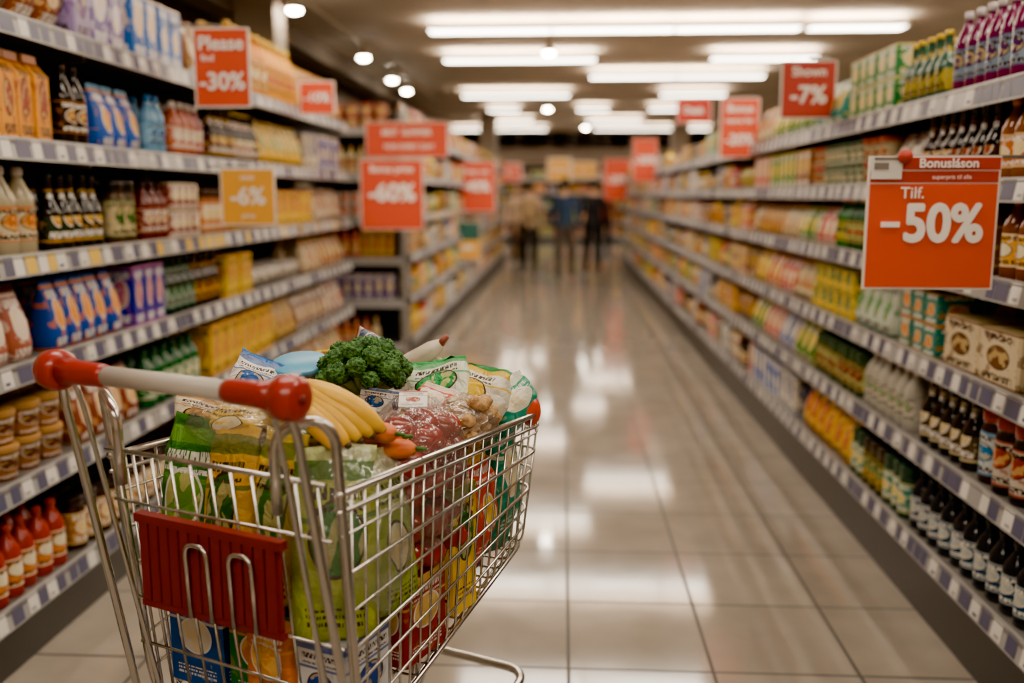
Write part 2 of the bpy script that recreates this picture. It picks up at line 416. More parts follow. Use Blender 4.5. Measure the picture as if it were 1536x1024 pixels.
seg('L',5,6.2,7.4,'pouch',.14,.16,.30,[p_('d87020','e08030','f0e0c0','b85818'),p_('e8a830','f0b848','a83018','d89828')],rows=2,run=3)
seg('L',4,2.2,3.22,'carton',.093,.09,.29,[p_('d07820','e09030','7a2a14','c86820'),p_('e89838','eca858','9a3818','c87828')],run=4,name='juice_carton_row')
seg('L',4,3.26,3.5,'bottle',.085,.085,.29,[p_('1e120c','2e1a10','a06830','281810',.1)],name='soda_bottle_row')
seg('L',4,3.52,3.93,'pouch',.11,.13,.25,[p_('1c48a8','2458b8','e8a040','90b8d8')],run=9)
seg('L',4,3.94,4.18,'bottle',.08,.08,.25,[p_('80a8c8','a0c8e0','3868a8','3878b8',.15)])
seg('L',4,4.2,4.62,'bottle',.085,.085,.25,[p_('8a2418','b83020','f0e0d0','e8e0d8',.15),p_('a84820','c85c28','f0e8d8','e0d8d0',.15)],run=3)
seg('L',4,4.65,5.4,'beer',.08,.08,.27,[DARK[0],DARK[1],DARK[4]],rows=3,run=4)
seg('L',4,5.42,6.3,'pouch',.12,.14,.26,[p_('e0a030','e8b040','b04018','e8d090'),p_('e8b850','ecc060','3a7030','d8a840')],run=3)
seg('L',4,6.3,7.4,'box',.12,.14,.25,[p_('38488a','404f98','e8d8b0','283468'),p_('7a4a78','8a5688','e8d8c0','583058'),p_('d8c8a8','e0d4b8','384880','b8a888')],run=3)
seg('L',3,2.2,3.1,'bottle',.105,.10,.29,[p_('b8aa90','d8cfc0','d08030','d0c8b8',.2),p_('b0a488','d0c4a8','c06a28','d8d0c8',.2)],run=5)
seg('L',3,3.12,3.58,'beer',.075,.08,.27,[p_('1c140c','243020','c89040','141210',.1),DARK[0],DARK[2]],rows=3,run=3)
seg('L',3,3.6,3.85,'jar',.085,.085,.25,[p_('4a3420','d8c8a0','2a5a30','201814',.15)],run=9)
seg('L',3,3.86,4.1,'bottle',.075,.08,.25,[p_('6a1c14','7a2418','c8a890','401010',.15)])
seg('L',3,4.12,4.5,'can',.08,.08,.125,[p_('c0b8a8','8a2a20','e8d8b8','b0a898',.25)],stack=2)
seg('L',3,4.5,4.85,'jar',.08,.08,.22,[p_('a85818','d87820','f0e0b0','402010',.15)])
seg('L',3,4.9,5.6,'pouch',.12,.14,.23,[p_('d8a848','e0b860','8a3018','c89040')])
seg('L',3,5.6,6.6,'box',.14,.14,.22,[p_('e8b830','f0c840','c05018','d8a828'),p_('e8b028','eec040','487830','d0a030')],run=4)
seg('L',3,6.6,7.4,'pouch',.12,.14,.24,[p_('404a90','5058a0','e8d8b0','303870'),p_('c8b8a0','d8c8b0','903020','b0a088')],run=3)
seg('L',2,2.2,3.06,'pouch',.125,.14,.24,[p_('7a3a2c','8a4a3a','e0c0a8','c8a898'),p_('985a4a','a86858','e8d8c8','803828')],run=4)
seg('L',2,3.08,3.66,'pouch',.10,.12,.25,[p_('1c3c98','204aa8','f09840','5878c8')],run=20,rows=3)
seg('L',2,3.68,4.02,'box',.10,.12,.25,[p_('2c2c80','343494','c07898','282868')],run=20)
seg('L',2,4.04,4.72,'beer',.078,.08,.27,[p_('142a1c','a8b8a8','386848','182018',.1),p_('281810','c89858','602818','181010',.1)],rows=3,run=4)
seg('L',2,4.74,5.2,'box',.10,.14,.22,[p_('e8c050','eccc60','c87820','d8b040')],run=20)
seg('L',2,5.25,6.3,'flow',.15,.14,.12,[p_('b8b0a8','c8c0b0','484858','a09890')],run=3)
seg('L',2,6.3,7.4,'pouch',.13,.14,.23,[p_('d8c8a8','e0d0b0','a04820','b89868'),p_('986038','a87048','e8d0a0','704020')],run=3)
seg('L',1,2.2,3.2,'tub',.13,.13,.115,[p_('8a5028','b87838','6a2c14','b89060')],stack=2,run=8)
seg('L',1,3.2,3.75,'pouch',.12,.14,.23,[p_('7a3420','8a4028','e0b888','5a2010')])
seg('L',1,3.78,4.45,'bottle',.095,.1,.25,[p_('165a2a','207038','d0d8b0','184828',.15)],run=20)
seg('L',1,4.48,5.6,'box',.14,.15,.26,[p_('e8b830','f0c440','d08020','d8a828'),p_('f0c850','f0d060','b85820','e0b838')],run=4)
seg('L',1,5.6,7.4,'pouch',.14,.16,.25,[p_('c8a868','d8b878','7a3018','b09050'),p_('6a4a38','7a5848','d8c0a0','4a3020'),p_('d8d0c0','e0d8c8','a03020','c0b8a8')],run=3)
seg('L',0,2.2,3.12,'bottle',.085,.09,.24,[p_('b83018','d04c20','f0d8a0','a02010',.2),p_('a82818','d88030','f0e8d0','b02818',.2)],rows=3,run=5)
seg('L',0,3.14,4.2,'jar',.09,.09,.2,[p_('5a3420','c8a070','6a2818','3a2414',.2),p_('3a2418','a87848','e8d0a0','281810',.2)],run=5)
seg('L',0,4.2,7.4,'pouch',.15,.16,.27,[WARM[0],WARM[2],WARM[3],WARM[8],WARM[11]],run=4)
seg('R',5,2.2,2.84,'bottle',.082,.085,.26,[p_('d89018','e8a828','f0e0a0','e8c840',.15),p_('c87818','e8a028','7a2810','e0b030',.15)],rows=3,run=5)
seg('R',5,2.86,3.42,'bottle',.078,.08,.27,[p_('988a98','503860','c8b8c8','d8d0d0',.12),p_('6a2848','8898a8','483058','c8c0c0',.12)],rows=3,run=3)
seg('R',5,3.44,3.85,'beer',.075,.08,.24,[p_('8a8870','b8a048','384838','c8a848',.12),p_('385848','b8a858','203828','d8b850',.12)],rows=3,run=3)
seg('R',5,3.87,4.6,'box',.12,.14,.13,[p_('1c6c34','268040','e8d8a0','205830')],stack=2,run=20)
seg('R',5,4.62,6.6,'pouch',.12,.14,.22,[WARM[7],WARM[0],WARM[2],WARM[9],COOL[2]],run=4)
seg('R',4,2.2,2.98,'bottle',.082,.085,.25,[p_('8a4a1c','c87030','f0e0b8','d86828',.12),p_('a05a24','d8a868','803010','d87030',.12)],rows=3,run=4)
seg('R',4,3.0,3.62,'beer',.08,.08,.25,[p_('1a100c','38201a','905040','301814',.1),p_('2c1610','6a3020','c8a880','201010',.1)],rows=3,run=4)
seg('R',4,3.64,3.95,'pouch',.12,.13,.2,[p_('c8c0b0','d8d0c0','903828','a8a098')])
seg('R',4,3.96,5.1,'tub',.1,.1,.1,[p_('d8c8a0','e0d4b0','c85820','b83828'),p_('3a6030','587848','e8e0c0','385030')],stack=2,run=3)
seg('R',4,5.1,6.6,'box',.11,.14,.2,[WARM[1],WARM[7],WARM[10],WARM[5]],run=3)
seg('R',3,2.2,2.98,'bottle',.085,.085,.25,[p_('7a3c18','e0a850','f0e8d0','c85020',.12),p_('6a3018','d88838','f0e0b0','b84820',.12)],rows=3,run=4)
seg('R',3,3.0,3.9,'jar',.09,.09,.22,[WARM[3],WARM[1],DARK[1]],run=4)
seg('R',3,3.9,4.6,'bottle',.085,.09,.24,[p_('2c7030','e8d040','286030','d84020'),p_('1c5828','c0c880','a83018','e8b830')],run=3)
seg('R',3,4.6,6.6,'pouch',.12,.14,.2,[WARM[2],WARM[8],WARM[5],WARM[7]],run=3)
seg('R',2,2.1,2.68,'box',.13,.15,.23,[p_('c8b890','e0d8c0','a87830','a08050')],run=20)
seg('R',2,2.72,3.28,'box',.26,.2,.17,[p_('d0bc90','e0d0b0','6a4020','d0b888')],rows=1,run=20,name='snack_box_row')
seg('R',2,3.3,3.78,'box',.12,.15,.115,[p_('1a7a70','208478','e88820','207068'),p_('287060','308070','f0b040','286050')],stack=2,run=2)
seg('R',2,3.8,4.25,'pouch',.11,.13,.23,[p_('c8d8c0','d8e0d0','2a8a4a','80c080')],run=20)
seg('R',2,4.27,5.0,'box',.13,.15,.115,[p_('e8c020','f0cc30','2a6a30','d0b028'),p_('2a7024','387c30','f0c840','2a5a28')],stack=2,run=2)
seg('R',2,5.0,6.6,'pouch',.12,.14,.22,[WARM[5],WARM[1],WARM[9],WARM[2],WARM[7]],run=3)
seg('R',1,2.2,2.98,'jar',.105,.105,.24,[p_('2a1812','d0c8b8','a03020','a82418',.12),p_('341c14','c8d0d0','3878a8','b02a1c',.12)],rows=3,run=3)
seg('R',1,3.0,3.5,'beer',.082,.085,.26,[p_('160f0c','504030','d8c8a0','201410',.1)],rows=3,run=20)
seg('R',1,3.52,4.1,'bottle',.09,.095,.24,[p_('d0c8b8','dcd4c8','c07858','d87040'),p_('c4c0b4','d8d0c4','88a080','e0d8d0')],run=20)
seg('R',1,4.12,4.9,'jar',.09,.09,.2,[p_('3a6028','a8a858','2a5028','385828'),p_('2a4a24','b8b878','803018','284828')],run=4)
seg('R',1,4.9,6.6,'pouch',.13,.14,.22,[WARM[5],WARM[0],WARM[7],COOL[0],WARM[11]],run=3)
seg('R',0,2.2,3.5,'bottle',.088,.09,.23,[p_('14181e','204058','b8c0c0','18181c',.12),p_('1c1a1c','387890','d0d0c8','141416',.12)],rows=3,run=4)
seg('R',0,3.5,4.2,'jar',.085,.09,.2,[p_('2a4838','48887a','e8d890','284830'),p_('4a3820','c8a050','386838','342818')],run=3)
seg('R',0,4.2,5.2,'pouch',.14,.15,.25,[p_('e8b018','f0bc28','c83018','d8a020'),p_('d03018','d83c20','f0d050','b82818')],run=3)
seg('R',0,5.2,6.6,'box',.13,.15,.22,[WARM[6],COOL[0],WARM[5],COOL[2]],run=3)

KINDS=[('bottle',(.08,.1),1.0),('beer',(.075,.085),1.0),('jar',(.08,.1),.8),('can',(.08,.1),.45),('tub',(.1,.13),.4),('pouch',(.11,.16),.9),('flow',(.12,.16),.8),('box',(.09,.16),.9),('carton',(.09,.1),1.0)]
def assort(orient,xf,y0,y1,zs,gaps,name,rows=1,pals=ALLP):
    for zi,z in enumerate(zs):
        ms=Mass(); y=y0+.03
        while y<y1-.3:
            L_=min(rng.uniform(.3,.7),y1-y-.02); k,(wa,wb),hf=rng.choice(KINDS)
            w=rng.uniform(wa,wb); hmax=gaps-.075
            h=hmax*hf*rng.uniform(.82,1); st=2 if hf<.5 else 1
            pl=rng.sample(pals,2)
            segrow(ms,orient,xf,y,y+L_,z,k,w,min(.16,w*1.1),h,pl,rows,st,True,rng.choice((2,3,5)))
            y+=L_+.01
        if ms.n: ms.obj(name)
assort('L',-1.37,8.33,21.95,ZL,.36,'assorted_groceries',2)
assort('R',1.30,6.65,20.4,ZR,.31,'assorted_groceries',2)
assort('L',-1.73,-.55,2.2,ZL,.35,'assorted_groceries',1)
assort('R',1.30,-.55,2.1,ZR,.30,'assorted_groceries',1)
def frack(name,yf,x0,x1,zs,top,depth=.4):
    e=empty(name); f=MB()
    f.box(x0,x1,yf+depth,yf+depth+.03,0,top,1); f.box(x0,x1,yf+.03,yf+.05,0,zs[0]-.03,2)
    for x in (x0,x1-.03): f.box(x,x+.03,yf+.02,yf+depth,0,top,0)
    for z in zs:
        f.box(x0,x1,yf+.01,yf+depth,z-.025,z,0); f.box(x0,x1,yf,yf+.012,z-.06,z+.01,3)
    f.obj('rack_frame',[M_shelf,M_back,M_kick,M_strip],e,False)
frack('end_cap_display',7.9,-2.15,-1.36,ZL,2.2,.36)
assort('F',7.93,-2.12,-1.38,ZL,.35,'assorted_groceries',1)
Z5=[.2,.65,1.1,1.55,2.0]
frack('rear_display_shelving',30.5,-6,6,Z5,2.4)
assort('F',30.53,-5.9,5.9,Z5,.42,'assorted_groceries',1,WARM+COOL)

# ------------------------------------------------------------------ signs
M_or=mat('sign_orange',C('dc4610'),.5); M_or2=mat('sign_red_header',C('b02810'),.5); M_bd=mat('sign_border_white',C('f0e8dc'),.5)
M_ye=mat('sign_yellow',C('f0ac18'),.5); M_te=mat('sign_teal',C('205a50'),.5); M_rd=mat('sign_red_orange',C('bc280c'),.5)
M_txw=mat('sign_text_white',C('fff8ee'),.5); M_txg=mat('sign_text_grey',C('7a7068'),.5); M_rod=mat('sign_rod',C('8a8680'),.35,.8)
def text(s,x,y,z,size,m,parent,wt=.0,align='CENTER',sx=1,dup=0):
    offs=[(0,0)] if not dup else [(dup*math.cos(a),dup*math.sin(a)) for a in [k*math.pi/4 for k in range(8)]]+[(0,0)]
    for i,(ox,oz) in enumerate(offs):
        c=bpy.data.curves.new('lettering','FONT'); c.body=s; c.size=size; c.align_x=align; c.align_y='CENTER'; c.extrude=0
        o=bpy.data.objects.new('lettering',c); SC.collection.objects.link(o)
        o.data.materials.append(m); o.parent=parent
        o.location=(x+ox,y-i*.00025,z+oz); o.rotation_euler=(math.pi/2,0,0); o.scale=(sx,1,1)
def sign(x,y,z,w,h,m,lines,rackx,border=.008,header=None,mtx=None,name='discount_sign'):
    e=empty(name,Matrix.Translation((x,y,z)))
    f=MB(); f.box(-w/2,w/2,-.002,.004,-h/2,h/2,0); f.box(-w/2+border,w/2-border,-.004,-.002,-h/2+border,h/2-border,1)
    mats=[M_bd,m,M_rod,header or m]
    if header: f.box(-w/2+border,w/2-border,-.006,-.004,h*.0,h/2-border,3)
    f.tube([(0,.008,h/2+.01),(rackx-x,.008,h/2+.01)],.004,6,2)
    f.tube([(-w*.3,.008,h/2+.01),(-w*.3,.008,h/2-.02)],.003,6,2); f.tube([(w*.3,.008,h/2+.01),(w*.3,.008,h/2-.02)],.003,6,2)
    f.obj('sign_board',mats,e,False)
    for s,sz,px,pz,wt in lines: text(s,px*w,-.007,pz*h,sz*h,mtx or M_txw,e,dup=wt*sz*h*.9)
    return e
sign(-1.50,4.16,2.05,.25,.34,M_or,[('Please',.24,0,.3,.03),('find',.12,-.25,.12,.02),('-30%',.30,0,-.18,.03)],-1.75)
sign(-1.50,4.43,1.49,.265,.27,M_ye,[('now',.14,0,.34,.02),('-6%',.42,0,0,.03),('price',.12,0,-.33,.02)],-1.72)
sign(-1.35,7.4,1.5,.50,.55,M_or,[('Bonus price',.13,0,.36,.03),('-60%',.34,0,.02,.04)],-1.72)
sign(-1.30,7.85,1.95,.69,.29,M_or,[('BEST  SUMMER',.22,0,.2,.03),('FOR EVERY DAY',.2,.03,-.2,.03)],-1.5)
sign(-1.2,13,1.61,.53,.68,M_or,[('Today only',.12,0,.3,.03),('-40%',.28,0,0,.04)],-1.36)
e=sign(-1.28,12.4,.9,.38,.5,M_ye,[('-20%',.2,0,-.2,.04)],-1.36,header=M_te)
sign(1.2,4.8,2.01,.27,.28,M_rd,[('Shown',.22,0,.3,.03),('-7%',.42,0,-.1,.03)],1.30)
sign(1.2,6.6,1.95,.265,.40,M_or,[('Bonus',.18,0,.32,.03),('more for',.13,0,.12,.03),('-20%',.25,0,-.2,.03)],1.30)
sign(1.15,13.5,1.98,.34,.6,M_or,[('-30%',.25,0,0,.04)],1.30)
sign(1.1,19.5,1.8,.53,.83,M_or,[('-25%',.25,0,0,.04)],1.30)
sign(1.25,9.3,2.3,.33,.24,M_rd,[('Deals',.35,0,0,.03)],1.4)
sign(-1.6,6.15,2.12,.23,.21,M_or,[('-10%',.4,0,0,.03)],-1.75)
for x,y,z,w,h,m in ((-.09,22,2.07,.55,.53,M_ye),(-1.5,26,2.1,.7,.5,M_or),(1.5,26,2.0,.8,.7,M_or),(.6,27.2,2.2,.7,.45,M_ye)):
    e=empty('hanging_sign',Matrix.Translation((x,y,z))); f=MB(); f.box(-w/2,w/2,-.01,.01,-h/2,h/2,0); f.box(-w/2+.03,w/2-.03,-.013,-.01,-h/2+.03,h/2-.03,1)
    for q in (-w*.4,w*.4): f.tube([(q,0,h/2),(q,0,3.5-z)],.005,6,2)
    f.obj('sign_board',[M_bd,m,M_rod],e,False); text('SALE',0,-.018,0,h*.35,M_txw,e)
x,y,z,w,h=.985,2.58,1.424,.345,.355
e=empty('discount_sign',Matrix.Translation((x,y,z)))
f=MB(); f.box(-w/2,w/2,-.002,.004,-h/2,h/2,0); f.box(-w/2+.006,w/2-.006,-.004,-.002,-h/2+.006,h*.295,1)
f.box(-w/2+.09,w/2-.003,-.005,-.002,h*.40,h/2-.004,2); f.box(-w/2+.006,w/2-.006,-.0045,-.002,h*.305,h*.39,2)
f.box(-w/2+.006,-w/2+.085,-.010,-.006,h*.33,h*.5-.002,3); f.box(-w/2+.012,-w/2+.08,-.0115,-.010,h*.47,h*.49,4)
f.box(-w/2+.012,-w/2+.05,-.0115,-.010,h*.40,h*.45,4)
f.ball((-w/2+.09,-.015,h/2-.002),.019,2,16,10); f.tube([(-w/2+.09,.006,h/2-.002),(.31,.006,h/2-.002)],.005,8,5)
f.obj('sign_board',[M_bd,M_or,M_or2,M_tagw,M_txg,M_rod],e,False)
text('Bonusláson',.035,-.0065,h*.445,.034,M_txw,e,dup=.0010); text('superpris til alle',.045,-.0065,h*.345,.016,M_txw,e)
text('Tilf.',-.055,-.006,h*.225,.042,M_txw,e,dup=.0006)
text('50%',.030,-.006,-.004,.138,M_txw,e,sx=.90,dup=.0050)
f=MB(); f.box(-.132,-.084,-.0085,-.004,-.010,.004,0); f.obj('minus_bar',[M_txw],e,False)

# ------------------------------------------------------------------ shopping cart
ang=-math.atan2(.40,.917)
CM=Matrix.Translation((-.40,1.34,0))@Matrix.Rotation(ang,4,'Z')
cart=empty('shopping_cart',CM)
W=.525
f=MB()
def rear(z): return .10+(1.02-z)*.13
TR=[(0,.10,1.02),(.018,.86,1.005),(-W+.03,.86,1.005),(-W,.10,1.02)]
f.tube(fillet(TR,.05),.0072,10); f.tube(fillet([(a,b_,c_-.03) for a,b_,c_ in TR],.05),.0042,8)
ns=20
def basez(s): return .50+(s-.14)*.30
for i in range(ns):
    s=.135+(.83-.135)*i/(ns-1); zt=1.02-.015*(s-.1)/.76; dx=.018*(s-.1)/.76
    sb=.17+(.80-.17)*i/(ns-1); zb=basez(sb)
    f.tube(fillet([(dx,s,zt),(dx-.028,sb,zb),(-W+.028,sb,zb),(-W,s,zt)],.022,4),.0030,6)
for k in range(1,7):
    t=k/7
    def pp(q,st,sbm):
        zt=1.02 if st<.3 else 1.005; zb=basez(sbm); 
        return (q[0]*(1-t)+q[1]*t, st*(1-t)+sbm*t, zt*(1-t)+zb*t)
    pts=[pp((0,-.028),.10,.16),pp((.018,-.012),.86,.81),pp((-W+.03,-W+.04),.86,.81),pp((-W,-W+.028),.10,.16)]
    f.tube(fillet([(a+.003*(1 if a>-.2 else -1),b_,c_) for a,b_,c_ in pts],.04),.0042 if k in(2,4) else .0029,6)
f.tube(fillet([(-.028,.15,basez(.15)),(-.012,.81,basez(.81)),(-W+.04,.81,basez(.81)),(-W+.028,.15,basez(.15))],.04),.0055,8)
for i in range(11):
    q=-.03-(W-.06)*i/10
    f.tube(fillet([(q,.86,1.005),(q,.81,basez(.81)),(q,.17,basez(.17))],.02,4),.0028,6)
for i in range(11):
    q=-.03-(W-.06)*i/10
    f.tube([(q,rear(1.04)-.01,1.04),(q,rear(.52)-.01,.52)],.0031,6)
for z in (1.04,.94,.74,.64,.53):
    f.tube([(-.012,rear(z)-.012,z),(-W+.012,rear(z)-.012,z)],.005 if z in(1.04,.53) else .0034,6)
for sg,qq in ((1,0),(-1,-W)):
    f.tube(fillet([(qq-sg*.085,.055,.99),(qq-sg*.085,.05,1.125),(qq-sg*.02,.08,1.15),(qq,.10,1.12),(qq-sg*.012,.16,.55),(qq-sg*.03,.2,.42)],.04,6),.0095,10)
    f.tube(fillet([(qq-sg*.045,.0,1.195),(qq-sg*.045,.02,1.13),(qq-sg*.05,.135,.58),(qq-sg*.05,.15,.50)],.02),.0050,10)
    f.tube(fillet([(qq-sg*.02,.0,1.19),(qq-sg*.005,.012,1.15),(qq-sg*.0,.12,.60),(qq-sg*.0,.17,.30)],.02),.0080,10)
for c_ in (-.28,-.18):
    f.tube(fillet([(c_-.025,.070,.76),(c_-.025,.062,.90),(c_+.025,.062,.90),(c_+.025,.070,.76)],.024),.0045,8)
f.obj('basket_wires',[M_chrome],cart)
f=MB()
f.tube(fillet([(-.0,.165,.32),(-.0,.20,.22),(-.07,.95,.29),(-W+.07,.95,.29),(-W,.20,.22),(-W,.165,.32)],.06,8),.0115,12)
f.tube([(-.0,.2,.22),(-W,.2,.22)],.010,10)
for q in (-.06,-W+.06):
    sg=1 if q>-.2 else -1
    f.tube(fillet([(q+.015*sg,.50,.25),(q-.03*sg,.46,.40),(q-.03*sg,.45,.60)],.05),.009,10)
    f.tube(fillet([(q+.035*sg,.25,.225),(q,.24,.4),(q,.24,.53)],.03),.009,10)
f.obj('chassis_tubes',[M_chrome],cart)
f=MB()
for q,s,zt in ((-.02,.24,.22),(-W+.02,.24,.22),(-.095,.85,.285),(-W+.095,.85,.285)):
    f.tube([(q,s,zt),(q,s,.16)],.012,10,0)
    f.box(q-.022,q-.018,s-.05,s+.02,.05,.165,0); f.box(q+.018,q+.022,s-.05,s+.02,.05,.165,0); f.box(q-.022,q+.022,s-.03,s+.02,.155,.165,0)
    f.tube([(q-.014,s-.03,.06),(q-.012,s-.03,.06),(q+.012,s-.03,.06),(q+.014,s-.03,.06)],[.05,.06,.06,.05],24,1)
    f.tube([(q-.026,s-.03,.06),(q+.026,s-.03,.06)],.012,10,0)
f.obj('casters',[M_chrome,M_rubber],cart,True)
f=MB()
def hp(q): return (q,0,1.2)
f.tube([hp(-W+.12),hp(-.125)],.0165,24,1)
for a,b_ in ((-.13,-.02),(-W+.13,-W+.02)):
    f.tube([hp(a),hp(a+(b_-a)*.1),hp(a+(b_-a)*.6),hp(b_)],[.0175,.020,.0215,.026],24,0)
for a,sg in ((-.028,1),(-W+.028,-1)):
    f.tube([hp(a),hp(a+sg*.006),hp(a+sg*.022),hp(a+sg*.040),hp(a+sg*.046),hp(a+sg*.0465)],[.026,.034,.0365,.033,.024,.001],28,0)
    f.tube([hp(a+sg*.0455),hp(a+sg*.049)],[.008,.007],16,2)
f.obj('push_handle',[M_red,M_white,mat('dark_red_screw',C('6a1008'),.4)],cart)
f=MB()
q0,q1=-.425,-.107; n=13
for i in range(n):
    a=q0+(q1-q0)*i/n; b_=q0+(q1-q0)*(i+.82)/n
    f.box(a,b_,.072,.084,.770,.918,0)
f.box(q0,q1,.078,.087,.765,.920,0); f.box(q0-.01,q1+.01,.070,.089,.917,.933,0); f.box(q0-.005,q1+.005,.074,.088,.757,.768,0)
fl=f.obj('seat_flap',[mat('dark_red_plastic',C('7e120b'),.4)],cart,False)

# ------------------------------------------------------------------ groceries in the cart
def T(q,s,z): return CM@Vector((q,s,z))
def soft_pack(name,q,s,z,w,d,h,rot,pl,kind='pouch',amp=.010,film=True,n=36):
    if kind=='pouch':
        base=[(0,.36,.30,1),(.03,.46,.42,1),(.1,.49,.48,1),(.22,.5,.5,1),(.3,.5,.5,1),(.38,.5,.49,1),(.45,.495,.47,1),(.52,.49,.45,1),(.59,.488,.41,1),(.66,.485,.37,1),(.78,.475,.26,1),(.87,.46,.13,1),(.93,.46,.05,2),(.965,.465,.035,2),(1,.465,.03,2)]
        p=loft(base,n,'soft')
    elif kind=='flow':
        base=[(0,.47,.03,2),(.035,.46,.04,2),(.07,.455,.08,1),(.15,.46,.25,1),(.21,.47,.33,1),(.27,.485,.4,1),(.35,.49,.44,1),(.42,.5,.47,1),(.5,.5,.48,1),(.58,.5,.47,1),(.65,.49,.44,1),(.73,.485,.4,1),(.79,.47,.33,1),(.85,.46,.25,1),(.93,.455,.08,1),(.965,.46,.04,2),(1,.47,.03,2)]
        p=loft(base,n,'soft')
    elif kind=='box': p=P['box']; amp=0
    else: p=P[kind]; amp=0
    V=p['V']*np.array([w,d,h])
    if amp:
        for i,v in enumerate(V):
            nv=noise.noise_vector(Vector(v)*14+Vector((q*31,s*17,z*9)))
            nv2=noise.noise_vector(Vector(v)*38+Vector((q*31,s*17,z*9)))
            V[i]+=np.array(nv)*amp+np.array(nv2)*amp*.5
    p=dict(p); p['V']=V
    ms=Mass(); R=np.array(Euler(rot).to_matrix())
    R=np.array(CM.to_3x3())@R
    c=np.array([0,0,h/2]) 
    off=np.array(T(q,s,z+h/2))-R@c
    ms.add(p,R,off,pl,rng.random())
    return ms.obj(name,PRINT_FILM if film else PRINT_CARD)
r=math.radians
soft_pack('cereal_box',-.10,.24,.545,.15,.11,.17,(0,0,r(90)),pal('d8dce0','e8e8e8','20489a','2858a8'),'box',film=False)
soft_pack('cereal_box',-.26,.235,.545,.15,.1,.19,(0,0,0),pal('2a6a38','307a40','e8882a','287038'),'box',film=False)
soft_pack('cereal_box',-.42,.235,.545,.14,.1,.19,(0,0,0),pal('2a4a90','3058a0','e8e0d0','203868'),'box',film=False)
soft_pack('carrot_bag',-.21,.165,.545,.11,.04,.2,(0,0,0),pal('d86820','e07828','f0a850','2a6a30'),'flow')
soft_pack('tea_box',-.070,.405,.60,.15,.09,.17,(0,0,r(90)),pal('8a1c20','9a2024','d8b878','701418'),'box',film=False)
soft_pack('pasta_box',-.060,.545,.64,.09,.09,.27,(0,0,r(88)),pal('e8b820','f0c430','2a6a34','d0a018'),'box',film=False)
soft_pack('rice_packet',-.055,.645,.675,.11,.09,.30,(0,0,r(92)),pal('a02018','d83c28','f0c860','502850'),'flow')
soft_pack('snack_packet',-.050,.755,.70,.11,.09,.32,(r(0),0,r(88)),pal('1e8a68','289070','f0e8c8','187050'),'flow')
for q,s,w,d,h,k in ((-.2,.40,.14,.14,.40,'box'),(-.37,.42,.16,.14,.47,'pouch'),(-.21,.57,.15,.14,.38,'pouch'),(-.38,.59,.16,.14,.40,'box'),(-.22,.72,.15,.12,.32,'box'),(-.38,.73,.14,.12,.34,'pouch')):
    soft_pack('grocery_packet',q,s,basez(s+.07)+.006,w,d,h,(0,0,r(rng.uniform(-8,8))),rng.choice(WARM),k,film=(k!='box'))
soft_pack('salad_bag',-.445,.235,.745,.13,.12,.33,(r(-3),r(3),r(8)),pal('265a1f','307028','6a9a38','387030'))
soft_pack('pasta_bag',-.325,.225,.745,.13,.12,.33,(r(-2),r(-2),r(-4)),pal('d89c10','e4b01c','2f6420','e8bc38'))
soft_pack('pasta_bag',-.22,.23,.745,.10,.12,.33,(r(-2),r(2),r(4)),pal('dcae18','e8bc28','3a7028','eccc40'))
def film_mat():
    m=bpy.data.materials.new('clear_plastic_film');m.use_nodes=True;nt=m.node_tree;N=nt.nodes;L=nt.links
    N.remove(N['Principled BSDF']);out=N['Material Output']
    tr=N.new('ShaderNodeBsdfTransparent');gl=N.new('ShaderNodeBsdfGlossy');gl.inputs['Roughness'].default_value=.12
    df=N.new('ShaderNodeBsdfDiffuse');df.inputs[0].default_value=C('e8e4d8')
    lw=N.new('ShaderNodeLayerWeight');lw.inputs[0].default_value=.35
    tc=N.new('ShaderNodeTexCoord');nz=N.new('ShaderNodeTexNoise');nz.inputs['Scale'].default_value=16;nz.inputs['Detail'].default_value=3;nz.inputs['Distortion'].default_value=1.5
    bp=N.new('ShaderNodeBump');bp.inputs['Strength'].default_value=.9;bp.inputs['Distance'].default_value=.02
    L.new(tc.outputs['Object'],nz.inputs['Vector']);L.new(nz.outputs['Fac'],bp.inputs['Height'])
    L.new(bp.outputs[0],gl.inputs['Normal']);L.new(bp.outputs[0],lw.inputs['Normal'])
    mr=N.new('ShaderNodeMapRange');mr.inputs[3].default_value=.10;mr.inputs[4].default_value=.55;L.new(lw.outputs['Fresnel'],mr.inputs[0])
    m2=N.new('ShaderNodeMixShader');m2.inputs[0].default_value=.06;L.new(tr.outputs[0],m2.inputs[1]);L.new(df.outputs[0],m2.inputs[2])
    m1=N.new('ShaderNodeMixShader');L.new(mr.outputs[0],m1.inputs[0]);L.new(m2.outputs[0],m1.inputs[1]);L.new(gl.outputs[0],m1.inputs[2])
    L.new(m1.outputs[0],out.inputs[0]);return m
M_film=film_mat()
def bagfn(seed,a=.10):
    return lambda p: 1+a*noise.noise(p*2.2+Vector((seed,0,0)))+a*.6*noise.noise(p*6+Vector((0,seed,0)))
def cart_obj(f,name,mats,smooth=True,parent=None):
    o=f.obj(name,mats,None,smooth); o.matrix_world=CM; return o
soft_pack('salad_bag',-.095,.215,.72,.15,.11,.34,(r(-3),r(2),r(38)),pal('a4b23c','b4c04c','2e7a34','ccd498'))
soft_pack('salad_bag',-.060,.305,.73,.12,.09,.31,(r(-3),r(-3),r(84)),pal('8a9c30','9cb03c','e8e4c0','b8c480'))
f=MB(); f.ball((-.095,.25,.89),.125,0,40,28,(.92,.98,1.42),bagfn(3,.08)); cart_obj(f,'clear_produce_bag',[M_film])
M_tom=mat('tomato_skin',C('b01c10'),.2,coat=.3); noisy(M_tom,C('8c0e08'),C('b01e10'),9); M_calyx=mat('tomato_calyx',C('3a6a20'),.6)
